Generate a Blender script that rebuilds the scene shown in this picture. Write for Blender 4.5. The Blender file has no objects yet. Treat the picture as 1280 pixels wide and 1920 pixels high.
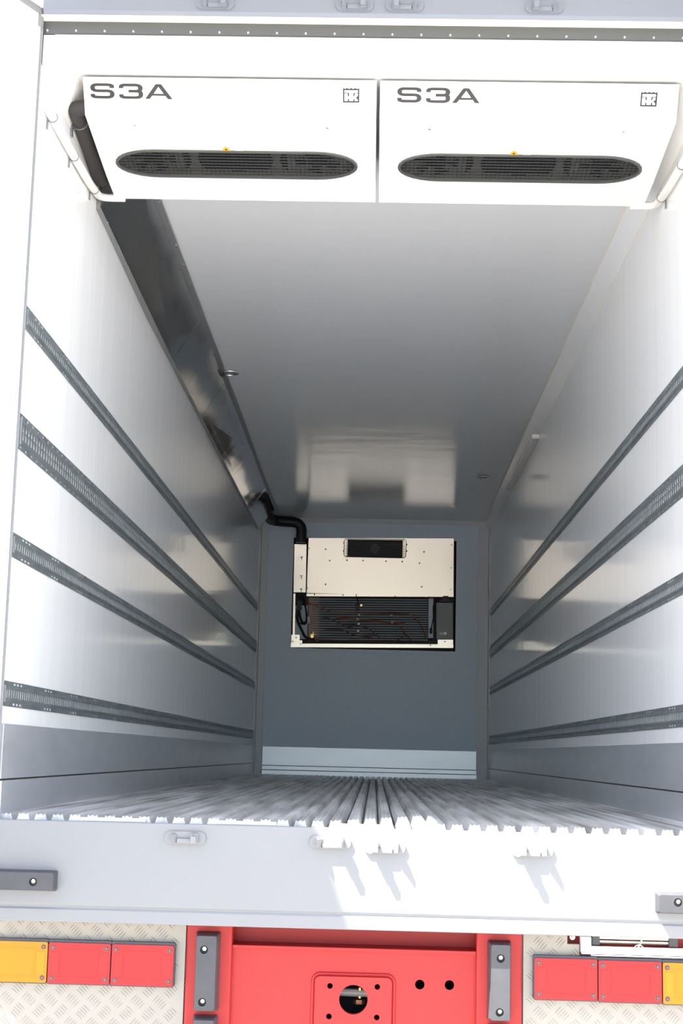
import bpy, bmesh, math, random
from mathutils import Vector, Matrix
random.seed(7)
C = bpy.context.scene.collection
SC = bpy.context.scene
R = math.radians
PI = math.pi

# ------------------------------------------------------------------ camera
cam_d = bpy.data.cameras.new('camera')
cam = bpy.data.objects.new('camera', cam_d); C.objects.link(cam)
cam_d.sensor_fit = 'VERTICAL'; cam_d.sensor_height = 36.0
cam_d.lens = 2800.0 * 36.0 / 1920.0
cam_d.clip_start = 0.05; cam_d.clip_end = 500
pitch, yaw, roll = 0.1606, -0.0257, 0.0243
cam.matrix_world = (Matrix.Translation((0.040, -5.122, 0.2245)) @ Matrix.Rotation(-yaw, 4, 'Z')
                    @ Matrix.Rotation(PI / 2 + pitch, 4, 'X') @ Matrix.Rotation(roll, 4, 'Z'))
SC.camera = cam

# ------------------------------------------------------------------ sky, sun, exposure
w = bpy.data.worlds.new('world'); SC.world = w; w.use_nodes = True
nt = w.node_tree
sky = nt.nodes.new('ShaderNodeTexSky'); sky.sky_type = 'NISHITA'; sky.sun_disc = False
SUN = Vector((0.512, 0.26, -1.0)).normalized()          # direction the light travels
sky.sun_elevation = math.asin(-SUN.z); sky.sun_rotation = math.atan2(-SUN.x, -SUN.y)
sky.dust_density = 2.0; sky.ozone_density = 1.0; sky.air_density = 1.0
bgn = nt.nodes['Background']; nt.links.new(sky.outputs[0], bgn.inputs[0]); bgn.inputs[1].default_value = 0.12
sun_d = bpy.data.lights.new('sun', 'SUN'); sun_d.energy = 6.0; sun_d.angle = R(0.53); sun_d.color = (1.0, 0.965, 0.92)
sun = bpy.data.objects.new('sun', sun_d); C.objects.link(sun)
sun.rotation_euler = SUN.to_track_quat('-Z', 'Y').to_euler(); sun.location = (-5, -4, 12)
vs = SC.view_settings
vs.view_transform = 'Standard'; vs.look = 'None'; vs.gamma = 1.0; vs.use_curve_mapping = False
vs.exposure = 2.42
SC.cycles.use_denoising = True
SC.cycles.max_bounces = 32; SC.cycles.diffuse_bounces = 24; SC.cycles.glossy_bounces = 24
SC.cycles.sample_clamp_indirect = 12

# ------------------------------------------------------------------ materials
def mat(name, col, rough=0.5, metal=0.0, spec=0.5, noise=None, bump=None, aniso=0.0):
    """noise=(scale3, amount, colour2, detail): colour variation that belongs to the surface; bump=(scale3, strength, dist)"""
    m = bpy.data.materials.new(name); m.use_nodes = True
    t = m.node_tree; b = t.nodes['Principled BSDF']
    b.inputs['Base Color'].default_value = (*col, 1); b.inputs['Roughness'].default_value = rough
    b.inputs['Metallic'].default_value = metal; b.inputs['Specular IOR Level'].default_value = spec
    if aniso: b.inputs['Anisotropic'].default_value = aniso
    def tex(scale, detail):
        g = t.nodes.new('ShaderNodeNewGeometry'); mp = t.nodes.new('ShaderNodeMapping')
        mp.inputs['Scale'].default_value = scale
        n = t.nodes.new('ShaderNodeTexNoise'); n.inputs['Scale'].default_value = 1.0; n.inputs['Detail'].default_value = detail
        t.links.new(g.outputs['Position'], mp.inputs[0]); t.links.new(mp.outputs[0], n.inputs[0]); return n
    if noise:
        n = tex(noise[0], noise[3] if len(noise) > 3 else 3)
        cr = t.nodes.new('ShaderNodeValToRGB'); cr.color_ramp.elements[0].position = 0.5 - noise[1]; cr.color_ramp.elements[1].position = 0.5 + noise[1]
        cr.color_ramp.elements[0].color = (*col, 1); cr.color_ramp.elements[1].color = (*noise[2], 1)
        t.links.new(n.outputs[0], cr.inputs[0]); t.links.new(cr.outputs[0], b.inputs['Base Color'])
    if bump:
        n = tex(bump[0], 2); bp = t.nodes.new('ShaderNodeBump')
        bp.inputs['Strength'].default_value = bump[1]; bp.inputs['Distance'].default_value = bump[2]
        t.links.new(n.outputs[0], bp.inputs['Height']); t.links.new(bp.outputs[0], b.inputs['Normal'])
    return m

M = {}
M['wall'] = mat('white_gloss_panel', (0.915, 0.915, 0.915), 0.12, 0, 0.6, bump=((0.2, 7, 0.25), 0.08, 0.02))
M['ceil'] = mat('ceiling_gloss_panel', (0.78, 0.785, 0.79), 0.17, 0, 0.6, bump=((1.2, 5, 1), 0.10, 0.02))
M['back'] = mat('grey_bulkhead_panel', (0.70, 0.81, 0.92), 0.4, 0, 0.5, noise=((1.5, 1, 1.5), 0.3, (0.67, 0.78, 0.89)))
M['post'] = mat('grey_post', (0.74, 0.76, 0.78), 0.4, 0, 0.4)
M['seal'] = mat('cream_sealant', (0.80, 0.74, 0.58), 0.6)
M['alu'] = mat('mill_aluminium', (0.60, 0.615, 0.645), 0.38, 0.6, noise=((3, 4, 14), 0.25, (0.52, 0.535, 0.565), 5), bump=((0.4, 0.6, 260), 0.35, 0.001))
M['alu_back'] = mat('bright_aluminium', (0.86, 0.88, 0.90), 0.42, 0.9, noise=((1.5, 3, 5), 0.3, (0.76, 0.79, 0.82), 4))
M['floor'] = mat('worn_aluminium_floor', (0.86, 0.86, 0.87), 0.38, 0.45, noise=((11, 0.9, 3), 0.16, (0.38, 0.375, 0.37), 6), bump=((160, 2, 40), 0.2, 0.001))
M['floor_bed'] = mat('floor_bed', (0.15, 0.15, 0.15), 0.5, 0.8, noise=((9, 1, 3), 0.2, (0.12, 0.12, 0.12), 5))
M['galv'] = mat('galvanised_steel', (0.33, 0.37, 0.385), 0.42, 0.75, noise=((30, 12, 30), 0.2, (0.22, 0.25, 0.265), 4))
M['steel'] = mat('polished_stainless', (0.50, 0.505, 0.51), 0.085, 1.0, noise=((5, 2, 5), 0.3, (0.44, 0.445, 0.45), 4), bump=((0.8, 1.3, 0.8), 0.22, 0.03))
M['flange'] = mat('grey_flange', (0.36, 0.36, 0.35), 0.4, 0.7)
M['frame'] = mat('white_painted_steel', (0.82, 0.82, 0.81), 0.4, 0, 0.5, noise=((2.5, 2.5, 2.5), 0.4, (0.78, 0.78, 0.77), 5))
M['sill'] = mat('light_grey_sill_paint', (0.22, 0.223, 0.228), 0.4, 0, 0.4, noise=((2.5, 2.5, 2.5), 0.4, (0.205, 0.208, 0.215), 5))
M['header'] = mat('shade_tinted_sill_paint', (0.175, 0.19, 0.225), 0.4, 0, 0.4, noise=((2.5, 2.5, 2.5), 0.4, (0.165, 0.18, 0.215), 5))  # sill paint made bluer and darker: sky-lit shade put into the header colour
M['door'] = mat('white_door_gelcoat', (0.92, 0.92, 0.91), 0.3)
M['fan'] = mat('matt_black_fan', (0.006, 0.006, 0.007), 0.8, 0, 0.1)
M['casing'] = mat('white_powdercoat', (0.86, 0.86, 0.84), 0.35)
M['gasket'] = mat('grey_gasket', (0.20, 0.20, 0.21), 0.5)
M['bezel'] = mat('dark_bezel', (0.085, 0.087, 0.083), 0.35)
M['grille'] = mat('charcoal_grille', (0.055, 0.056, 0.057), 0.5)
M['capping'] = mat('grey_capping', (0.085, 0.088, 0.088), 0.4, 0.2)
M['zinc'] = mat('bright_zinc', (0.78, 0.78, 0.74), 0.25, 0.9)
M['rubber'] = mat('grey_rubber', (0.052, 0.052, 0.058), 0.45, 0, 0.4, noise=((18, 18, 18), 0.25, (0.068, 0.068, 0.075), 4))
M['foam'] = mat('black_foam', (0.045, 0.042, 0.04), 0.75)
M['black'] = mat('black_plastic', (0.008, 0.008, 0.010), 0.5)
M['dark'] = mat('dark_grey_tray', (0.10, 0.102, 0.10), 0.45)
M['print'] = mat('charcoal_print', (0.020, 0.018, 0.020), 0.5)
M['red'] = mat('red_chassis_paint', (0.40, 0.019, 0.018), 0.45, 0, 0.4, bump=((60, 60, 60), 0.08, 0.002))
M['tread'] = mat('aluminium_treadplate', (0.31, 0.283, 0.245), 0.45, 0.15, noise=((8, 8, 8), 0.3, (0.31, 0.285, 0.25), 5))
M['lens_red'] = mat('red_lens', (0.40, 0.019, 0.021), 0.3, 0, 0.3)
M['lens_amber'] = mat('amber_lens', (0.45, 0.18, 0.006), 0.3, 0, 0.3)
M['reflector_red'] = mat('red_reflector', (0.41, 0.021, 0.021), 0.3, 0, 0.3)
M['reflector_amber'] = mat('amber_reflector', (0.46, 0.195, 0.008), 0.3, 0, 0.3)
M['lamp_body'] = mat('dark_lamp_body', (0.05, 0.045, 0.06), 0.4)
M['clip'] = mat('steel_clip', (0.30, 0.30, 0.31), 0.3, 0.9)
M['bolt'] = mat('bolt_steel', (0.50, 0.46, 0.38), 0.28, 1.0)
M['screw'] = mat('dark_screw', (0.20, 0.12, 0.12), 0.35, 0.6)
M['orange'] = mat('orange_sticker', (0.90, 0.42, 0.03), 0.5)
M['pale'] = mat('pale_sticker', (0.74, 0.75, 0.74), 0.5)
M['cream'] = mat('cream_metal_panel', (0.97, 0.895, 0.79), 0.26, 0.65, bump=((2, 2, 2), 0.12, 0.02))
M['copper'] = mat('copper_pipe', (0.45, 0.20, 0.12), 0.35, 0.9)
M['brown_pipe'] = mat('dull_brown_pipe', (0.20, 0.13, 0.095), 0.45, 0.6)
M['fin'] = mat('coil_tube_grey', (0.50, 0.55, 0.57), 0.4, 0.5)
M['box_grey'] = mat('grey_control_box', (0.36, 0.37, 0.37), 0.5)
M['brass'] = mat('brass', (0.80, 0.60, 0.22), 0.3, 0.9)
M['pvc'] = mat('white_pvc', (0.84, 0.80, 0.76), 0.4)
M['lampglass'] = mat('grey_lamp_lens', (0.30, 0.31, 0.32), 0.2, 0.2)
M['concrete'] = mat('pale_concrete', (0.38, 0.365, 0.335), 0.9, 0, 0.2, noise=((0.7, 0.7, 0.7), 0.4, (0.34, 0.325, 0.30), 6))

# ------------------------------------------------------------------ mesh helpers
class MB:
    def __init__(s): s.v = []; s.f = []
    def add(s, vs_, fs, mx=None):
        n = len(s.v); s.v += [tuple(mx @ Vector(p)) if mx else tuple(p) for p in vs_]
        s.f += [tuple(i + n for i in f) for f in fs]; return s
    def box(s, x0, x1, y0, y1, z0, z1, mx=None):
        v = [(x, y, z) for x in (x0, x1) for y in (y0, y1) for z in (z0, z1)]
        return s.add(v, [(0, 1, 3, 2), (4, 6, 7, 5), (0, 4, 5, 1), (2, 3, 7, 6), (0, 2, 6, 4), (1, 5, 7, 3)], mx)
    def quadbox(s, a, b, c, d, t):
        """four corners and a thickness vector"""
        t = Vector(t); q = [Vector(p) for p in (a, b, c, d)]
        return s.add(q + [p + t for p in q], [(0, 1, 2, 3), (7, 6, 5, 4), (0, 4, 5, 1), (1, 5, 6, 2), (2, 6, 7, 3), (3, 7, 4, 0)])
    def prism(s, prof, y0, y1):
        """profile of (x, z) points run along y"""
        n = len(prof); v = [(x, y0, z) for x, z in prof] + [(x, y1, z) for x, z in prof]
        return s.add(v, [tuple(range(n - 1, -1, -1)), tuple(range(n, 2 * n))] + [(i, (i + 1) % n, (i + 1) % n + n, i + n) for i in range(n)])
    def xprism(s, prof, x0, x1):
        n = len(prof); v = [(x0, y, z) for y, z in prof] + [(x1, y, z) for y, z in prof]
        return s.add(v, [tuple(range(n)), tuple(range(2 * n - 1, n - 1, -1))] + [(i, i + n, (i + 1) % n + n, (i + 1) % n) for i in range(n)])
    def frustum(s, a, b, c0, d0, inset, depth, mx=None):
        """rectangle a..b x c0..d0 in local xy, tapering by inset over depth in local z"""
        i = inset
        v = [(a, c0, 0), (b, c0, 0), (b, d0, 0), (a, d0, 0), (a + i, c0 + i, depth), (b - i, c0 + i, depth), (b - i, d0 - i, depth), (a + i, d0 - i, depth)]
        return s.add(v, [(3, 2, 1, 0), (4, 5, 6, 7), (0, 1, 5, 4), (1, 2, 6, 5), (2, 3, 7, 6), (3, 0, 4, 7)], mx)
    def cyl(s, c, axis, r, h, n=16, r2=None):
        c = Vector(c); q = Vector(axis).normalized().to_track_quat('Z', 'Y').to_matrix().to_4x4()
        mx = Matrix.Translation(c) @ q; r2 = r if r2 is None else r2
        v = [(r * math.cos(2 * PI * i / n), r * math.sin(2 * PI * i / n), 0) for i in range(n)] + [(r2 * math.cos(2 * PI * i / n), r2 * math.sin(2 * PI * i / n), h) for i in range(n)]
        return s.add(v, [tuple(range(n - 1, -1, -1)), tuple(range(n, 2 * n))] + [(i, (i + 1) % n, (i + 1) % n + n, i + n) for i in range(n)], mx)
    def torus(s, c, axis, R0, r, n=28, k=8):
        q = Vector(axis).normalized().to_track_quat('Z', 'Y').to_matrix().to_4x4(); mx = Matrix.Translation(Vector(c)) @ q
        v = [((R0 + r * math.cos(2 * PI * j / k)) * math.cos(2 * PI * i / n), (R0 + r * math.cos(2 * PI * j / k)) * math.sin(2 * PI * i / n), r * math.sin(2 * PI * j / k)) for i in range(n) for j in range(k)]
        return s.add(v, [(i * k + j, ((i + 1) % n) * k + j, ((i + 1) % n) * k + (j + 1) % k, i * k + (j + 1) % k) for i in range(n) for j in range(k)], mx)
    def tube(s, pts, r, n=12, rad=0.0, seg=5):
        """round tube along a polyline; corners rounded with radius rad"""
        P = [Vector(p) for p in pts]
        if rad:
            Q = [P[0]]
            for a, b, c in zip(P, P[1:], P[2:]):
                d1 = (a - b); d2 = (c - b); e = min(rad, d1.length * .48, d2.length * .48)
                p0 = b + d1.normalized() * e; p1 = b + d2.normalized() * e
                for i in range(seg + 1):
                    t = i / seg; Q.append(p0 * (1 - t) ** 2 + b * 2 * t * (1 - t) + p1 * t * t)
            Q.append(P[-1]); P = Q
        T = [((P[min(i + 1, len(P) - 1)] - P[max(i - 1, 0)]).normalized()) for i in range(len(P))]
        up = Vector((0, 0, 1)) if abs(T[0].z) < .9 else Vector((1, 0, 0))
        N = (up - T[0] * up.dot(T[0])).normalized(); v = []
        for p, t in zip(P, T):
            N = (N - t * N.dot(t)).normalized(); B = t.cross(N)
            v += [p + (N * math.cos(2 * PI * i / n) + B * math.sin(2 * PI * i / n)) * r for i in range(n)]
        m = len(P)
        f = [(j * n + i, j * n + (i + 1) % n, (j + 1) * n + (i + 1) % n, (j + 1) * n + i) for j in range(m - 1) for i in range(n)]
        return s.add(v, f + [tuple(range(n - 1, -1, -1)), tuple((m - 1) * n + i for i in range(n))])
    def plate(s, outlines, depth, mx):
        """flat sheet from closed 2D outlines (later ones inside earlier ones are holes); depth runs along +local z"""
        cu = bpy.data.curves.new('tmp', 'CURVE'); cu.dimensions = '2D'; cu.fill_mode = 'BOTH'; cu.extrude = depth / 2
        for o in outlines:
            sp = cu.splines.new('POLY'); sp.points.add(len(o) - 1); sp.use_cyclic_u = True
            for q, p in zip(sp.points, o): q.co = (p[0], p[1], 0, 1)
        ob = bpy.data.objects.new('tmp', cu); me = ob.to_mesh()
        s.add([(p.co[0], p.co[1], p.co[2] + depth / 2) for p in me.vertices], [tuple(p.vertices) for p in me.polygons], mx)
        ob.to_mesh_clear(); bpy.data.objects.remove(ob); bpy.data.curves.remove(cu); return s
    def mesh(s, name, m, smooth=False):
        me = bpy.data.meshes.new(name); me.from_pydata(s.v, [], s.f); me.update()
        bm = bmesh.new(); bm.from_mesh(me); bmesh.ops.remove_doubles(bm, verts=bm.verts, dist=1e-6)
        bmesh.ops.recalc_face_normals(bm, faces=bm.faces); bm.to_mesh(me); bm.free()
        me.materials.append(m)
        if smooth:
            for p in me.polygons: p.use_smooth = True
            me.set_sharp_from_angle(angle=R(35))
        return me
    def build(s, name, m, parent=None, bevel=0, smooth=False, seg=2):
        o = bpy.data.objects.new(name, s.mesh(name, m, smooth)); C.objects.link(o)
        if parent: o.parent = parent
        if bevel:
            b = o.modifiers.new('bevel', 'BEVEL'); b.width = bevel; b.segments = seg; b.limit_method = 'ANGLE'; b.angle_limit = R(40)
        return o

def link(name, me, parent, loc=(0, 0, 0)):
    o = bpy.data.objects.new(name, me); C.objects.link(o); o.parent = parent; o.location = loc; return o
def tag(o, label=None, cat=None, group=None, kind=None):
    if label: o['label'] = label
    if cat: o['category'] = cat
    if group: o['group'] = group
    if kind: o['kind'] = kind
    return o
def thing(name, label, cat, loc=(0, 0, 0), group=None):
    o = bpy.data.objects.new(name, None); C.objects.link(o); o.location = loc
    o.empty_display_size = 0.1
    return tag(o, label, cat, group)
def struct(o, label=None): return tag(o, label, None, None, 'structure')
def copy_tree(o, parent=None):
    c = o.copy(); C.objects.link(c)
    if parent: c.parent = parent
    for ch in list(o.children): copy_tree(ch, c)
    return c
def rect(a, b, c, d, r=0, n=5):
    """closed outline of the rectangle a..b x c..d with rounded corners"""
    if not r: return [(a, c), (b, c), (b, d), (a, d)]
    out = []
    for cx, cy, t0 in ((b - r, c + r, -90), (b - r, d - r, 0), (a + r, d - r, 90), (a + r, c + r, 180)):
        out += [(cx + r * math.cos(R(t0 + 90 * i / n)), cy + r * math.sin(R(t0 + 90 * i / n))) for i in range(n + 1)]
    return out
def circ(x, y, r, n=24): return [(x + r * math.cos(2 * PI * i / n), y + r * math.sin(2 * PI * i / n)) for i in range(n)]
def frame_mx(o, up):
    X = Vector((1, 0, 0)); U = Vector(up).normalized(); N = X.cross(U)
    return Matrix(((X.x, U.x, N.x, o[0]), (X.y, U.y, N.y, o[1]), (X.z, U.z, N.z, o[2]), (0, 0, 0, 1)))
def face_mx(x, y, z): return frame_mx((x, y, z), (0, 0, 1))        # local x, z-up, thickness towards -y

# ------------------------------------------------------------------ dimensions of the body (metres)
W = 1.23; L = 10.78
def cz(y): return 2.812 - 0.0079 * y                               # underside of the ceiling

# ------------------------------------------------------------------ large structure
g = MB(); g.box(-60, 60, -60, 60, -1.45, -1.35); struct(g.build('ground', M['concrete']), 'pale concrete yard under the truck')
for s_, nm in ((-1, 'wall_left'), (1, 'wall_right')):
    b = MB(); b.box(min(s_ * W, s_ * 1.31), max(s_ * W, s_ * 1.31), 0.0, 11.0, -0.15, 3.0)
    struct(b.build(nm, M['wall']), 'glossy white side wall panel of the cargo box')
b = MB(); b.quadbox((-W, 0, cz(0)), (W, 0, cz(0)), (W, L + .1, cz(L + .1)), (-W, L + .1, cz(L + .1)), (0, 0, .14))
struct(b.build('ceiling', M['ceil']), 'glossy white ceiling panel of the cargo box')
UX0, UX1, UZ0, UZ1 = -0.876, 0.875, 1.325, 2.512                    # opening for the cooling unit in the far wall
b = MB(); b.plate([rect(-W, W, -0.15, cz(L) + .06), rect(UX0, UX1, UZ0, UZ1)], 0.10, face_mx(0, L + .10, 0))
b.box(-W, W, L + .22, L + .28, -.15, 3.0)
wb = struct(b.build('wall_back', M['back']), 'blue grey bulkhead wall at the far end')
# floor: bed and one hollow extruded bar per rib
b = MB(); b.box(-W, W, 0.0, 11.0, -0.15, -0.030)
floor = struct(b.build('floor', M['floor_bed']), 'ribbed aluminium cargo floor')
P = 0.0586; NB = 42
def bar_profile():
    out = [(-.0255, -.0295), (-.0165, -.004), (-.0165, 0.0), (-.0125, 0.0), (-.0105, -.0028), (-.0055, -.0028), (-.0035, 0), (.0035, 0), (.0055, -.0028), (.0105, -.0028), (.0125, 0), (.0165, 0), (.0165, -.004), (.0255, -.0295)]
    return out
def bar_mesh():
    b = MB(); pr = bar_profile(); n = len(pr)
    y0, y1 = 0.006, 10.72
    v = [(x, y0, z) for x, z in pr] + [(x, y1, z) for x, z in pr]
    f = [(i, (i + 1) % n, (i + 1) % n + n, i + n) for i in range(n)]
    caps = [(1, 2, 3, 4), (0, 1, 4, 5), (0, 5, 8, 13), (5, 6, 7, 8), (8, 9, 12, 13), (9, 10, 11, 12)]
    f += [tuple(reversed(c)) for c in caps] + [tuple(i + n for i in c) for c in caps]
    return b.add(v, f).mesh('floor_bar', M['floor'])
bm_ = bar_mesh()
for i in range(NB): link('floor_bar', bm_, floor, (-(NB - 1) / 2 * P + i * P, 0, 0))
# kick plates along the side walls and the far wall
for s_, nm in ((-1, 'baseboard_left'), (1, 'baseboard_right')):
    root = bpy.data.objects.new(nm, None); C.objects.link(root); struct(root, 'dull ribbed aluminium kick plate along the side wall')
    for z0, z1, t in ((0.0, .108, .014), (.114, .299, .010)):
        b = MB(); b.box(*sorted((s_ * (W - t), s_ * (W + .002))), -0.022, 10.50, z0 - .03 * (z0 == 0), z1); b.build('kick_panel', M['alu'], root, .0015)
    b = MB(); b.box(*sorted((s_ * (W - .006), s_ * (W + .002))), -0.022, 10.50, .108, .114); b.build('groove_strip', M['black'], root)
root = bpy.data.objects.new('baseboard_back', None); C.objects.link(root); struct(root, 'bright aluminium kick plate across the far wall')
for z0, z1, t in ((-.03, .040, .022), (.046, .086, .018), (.092, .284, .014)):
    b = MB(); b.box(-1.139, 1.112, L - t, L + .002, z0, z1); b.build('kick_panel', M['alu_back'], root, .001)
b = MB(); b.box(-1.139, 1.112, L - .008, L + .002, .036, .096); b.build('groove_strip', M['black'], root)
# corner posts and coves
for k, (x0, x1, s_) in enumerate(((-1.215, -1.145, -1), (1.105, 1.215, 1))):
    b = MB(); b.box(x0, x1, L - .018, L + .002, -.03, cz(L)); b.box(*sorted((s_ * (W - .016), s_ * (W + .002))), L - .20, L, -.03, cz(L))
    o = struct(b.build('trim_%d' % (k + 1), M['post'], None, .003), 'grey corner post of the far wall')
    rv = MB()
    for i in range(34): rv.cyl(((x0 + x1) / 2 + .01 * s_, L - .018, .12 + i * .078), (0, -1, 0), .0035, .002, 8)
    tag(rv.build('rivets', M['flange'], o), kind='stuff')
for k, s_ in enumerate((-1, 1)):
    b = MB(); a = .058
    b.add([(s_ * (W - a), 0, cz(0) - .001), (s_ * (W - a), L, cz(L) - .001), (s_ * (W + .002), L, cz(L) - .125), (s_ * (W + .002), 0, cz(0) - .125), (s_ * (W + .01), 0, cz(0) + .01), (s_ * (W + .01), L, cz(L) + .01)],
          [(0, 1, 2, 3), (3, 2, 5, 4), (4, 5, 1, 0), (0, 3, 4), (1, 5, 2)])
    o = struct(b.build('trim_%d' % (k + 3), M['wall']), 'white cove strip between wall and ceiling')
    for dx, z0, z1 in ((W - a, -.001, -.001), (W + .001, -.125, -.125)):
        t_ = MB(); t_.tube([(s_ * dx, .01, cz(0) + z0), (s_ * dx, L - .05, cz(L) + z1)], .0035, 6); t_.build('sealant_bead', M['seal'], o)
b = MB(); b.add([(-1.15, L + .002, cz(L) - .05), (1.2, L + .002, cz(L) - .05), (1.2, L - .035, cz(L) + .002), (-1.15, L - .035, cz(L) + .002), (-1.15, L + .01, cz(L) + .01), (1.2, L + .01, cz(L) + .01)],
             [(0, 1, 2, 3), (3, 2, 5, 4), (4, 5, 1, 0), (0, 3, 4), (1, 5, 2)])
struct(b.build('trim_5', M['post']), 'grey cove strip above the far wall')
# rear posts of the body, roof and an unseen visor added to shade the doorway
for k, s_ in enumerate((-1, 1)):
    b = MB(); b.box(*sorted((s_ * 1.232, s_ * 1.315)), -.026, -.001, -.35, 3.05)
    struct(b.build('trim_%d' % (k + 6), M['frame'], None, .004), 'white rear door post of the truck body')
b = MB(); b.box(-1.315, 1.315, 0.0, 11.1, 3.002, 3.06); b.box(-1.315, 1.315, -.80, -.002, 3.052, 3.075)
struct(b.build('roof', M['frame']), 'white roof of the truck body with an added visor for shade')

# doors, both swung open past square
def door(nm, s_, ang, label):
    root = bpy.data.objects.new(nm, None); C.objects.link(root); struct(root, label)
    root.location = (s_ * 1.228, -.034, 0); root.rotation_euler = (0, 0, -s_ * -ang) if s_ < 0 else (0, 0, ang)
    root.rotation_euler = (0, 0, s_ * ang)
    def sx(a, b): return sorted((-s_ * a, -s_ * b))
    p = MB(); p.box(*sx(.004, 1.235), -.075, -.004, -.33, 2.895); p.build('door_panel', M['door'], root, .004)
    for a, b, z0, z1 in ((.001, .022, 2.822, 2.895), (.001, .0055, -.33, 2.822), (1.21, 1.235, -.33, 2.895), (.022, 1.21, 2.870, 2.895), (.022, 1.21, -.33, -.305)):
        q = MB(); q.box(*sx(a, b), -.0045, .006, z0, z1); q.build('door_gasket', M['gasket'], root, .003)
    return root
door('door_1', -1, R(118), 'white left rear door swung wide open')
door('door_2', 1, R(118), 'white right rear door swung wide open')

# ------------------------------------------------------------------ rear sill with lock keepers
def keeper(parent, x, z, y, flip, pm='sill'):
    """oval base with one wedge and one block; flip mirrors it"""
    b = MB(); b.plate([rect(-.069, .069, -.021, .021, .0209, 8)], .007, face_mx(x, y, z))
    base = b.build('lock_keeper', M[pm], parent, .002)
    f = -1 if flip else 1
    b = MB(); b.add([(x + f * -.046, y - .006, z - .017), (x + f * -.046, y - .006, z + .017), (x + f * -.024, y - .006, z - .017), (x + f * -.024, y - .006, z + .010), (x + f * -.044, y - .031, z - .014), (x + f * -.044, y - .031, z + .010)],
                    [(0, 2, 3, 1), (0, 1, 5, 4), (2, 4, 5, 3), (0, 4, 2), (1, 3, 5)])
    b.build('wedge', M[pm], base)
    b = MB(); b.box(*sorted((x + f * .020, x + f * .044)), y - .028, y - .006, z - .017, z + .016); b.box(*sorted((x + f * .022, x + f * .040)), y - .041, y - .028, z - .015, z + .008); b.build('block', M[pm], base, .002)
    b = MB(); b.box(*sorted((x + f * -.026, x + f * .022)), y - .016, y - .006, z - .017, z - .002); b.build('ledge', M[pm], base, .001)
sill = thing('rear_sill', 'long white painted sill beam below the ribbed floor, half in sunlight', 'sill', (0, -.06, -.35))
def inv(o): return Matrix.Translation(-Vector(o.location))
SB = MB(); SB.xprism([(-.06, -.018), (-.060, -.290), (-.055, -.294), (-.055, -.300), (-.0605, -.304), (-.0605, -.345), (-.001, -.345), (-.001, -.024), (-.03, -.018)], -1.224, 1.224)
def reparent(o, root): o.parent = root; o.matrix_parent_inverse = inv(root)
def build_in(mb, name, m, root, **k):
    o = mb.build(name, m, None, **k); reparent(o, root); return o
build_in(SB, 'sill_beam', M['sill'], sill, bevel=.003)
for x0, x1 in ((-.945, -.725), (-.49, -.285), (-.09, .075)):
    b = MB(); b.box(x0, x1, -.010, .003, -.0185, -.006); build_in(b, 'end_cap_strip', M['alu_back'], sill, bevel=.001)
kroot = len(C.objects)
for x, z, fl in ((-.583, -.063, False), (-.100, -.066, False), (.080, -.078, True), (.567, -.076, True)):
    n0 = set(C.objects); keeper(None, x, z, -.060, fl)
    for o in set(C.objects) - n0:
        if o.parent is None: reparent(o, sill)
# header beam over the door
head = thing('door_header', 'painted header beam above the doorway, bluish sky shade put into its colour', 'header', (0, -.06, 2.862))
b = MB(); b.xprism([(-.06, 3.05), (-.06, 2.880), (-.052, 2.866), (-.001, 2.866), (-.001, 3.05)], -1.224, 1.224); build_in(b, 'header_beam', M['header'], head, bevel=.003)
b = MB(); b.box(-1.23, 1.23, -.052, -.012, 2.860, 2.866); o = build_in(b, 'seal_strip', M['seal'], head); o['label'] = 'cream seal strip under the header'
b = MB(); b.box(-1.23, 1.23, -.012, -.001, 2.814, 2.866); o = build_in(b, 'capping_strip', M['capping'], head); o['label'] = 'grey riveted capping strip'
rv = MB()
for i in range(24): rv.cyl((-1.215 + i * .1056, -.012, 2.824), (0, -1, 0), .0048, .003, 10, .003)
tag(build_in(rv, 'rivets', M['zinc'], head), kind='stuff')
for x, fl in ((-.594, False), (-.087, False), (.094, True), (.600, True)):
    n0 = set(C.objects); keeper(None, x, 2.909, -.060, fl, 'header')
    for o in set(C.objects) - n0:
        if o.parent is None: reparent(o, head)

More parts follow.
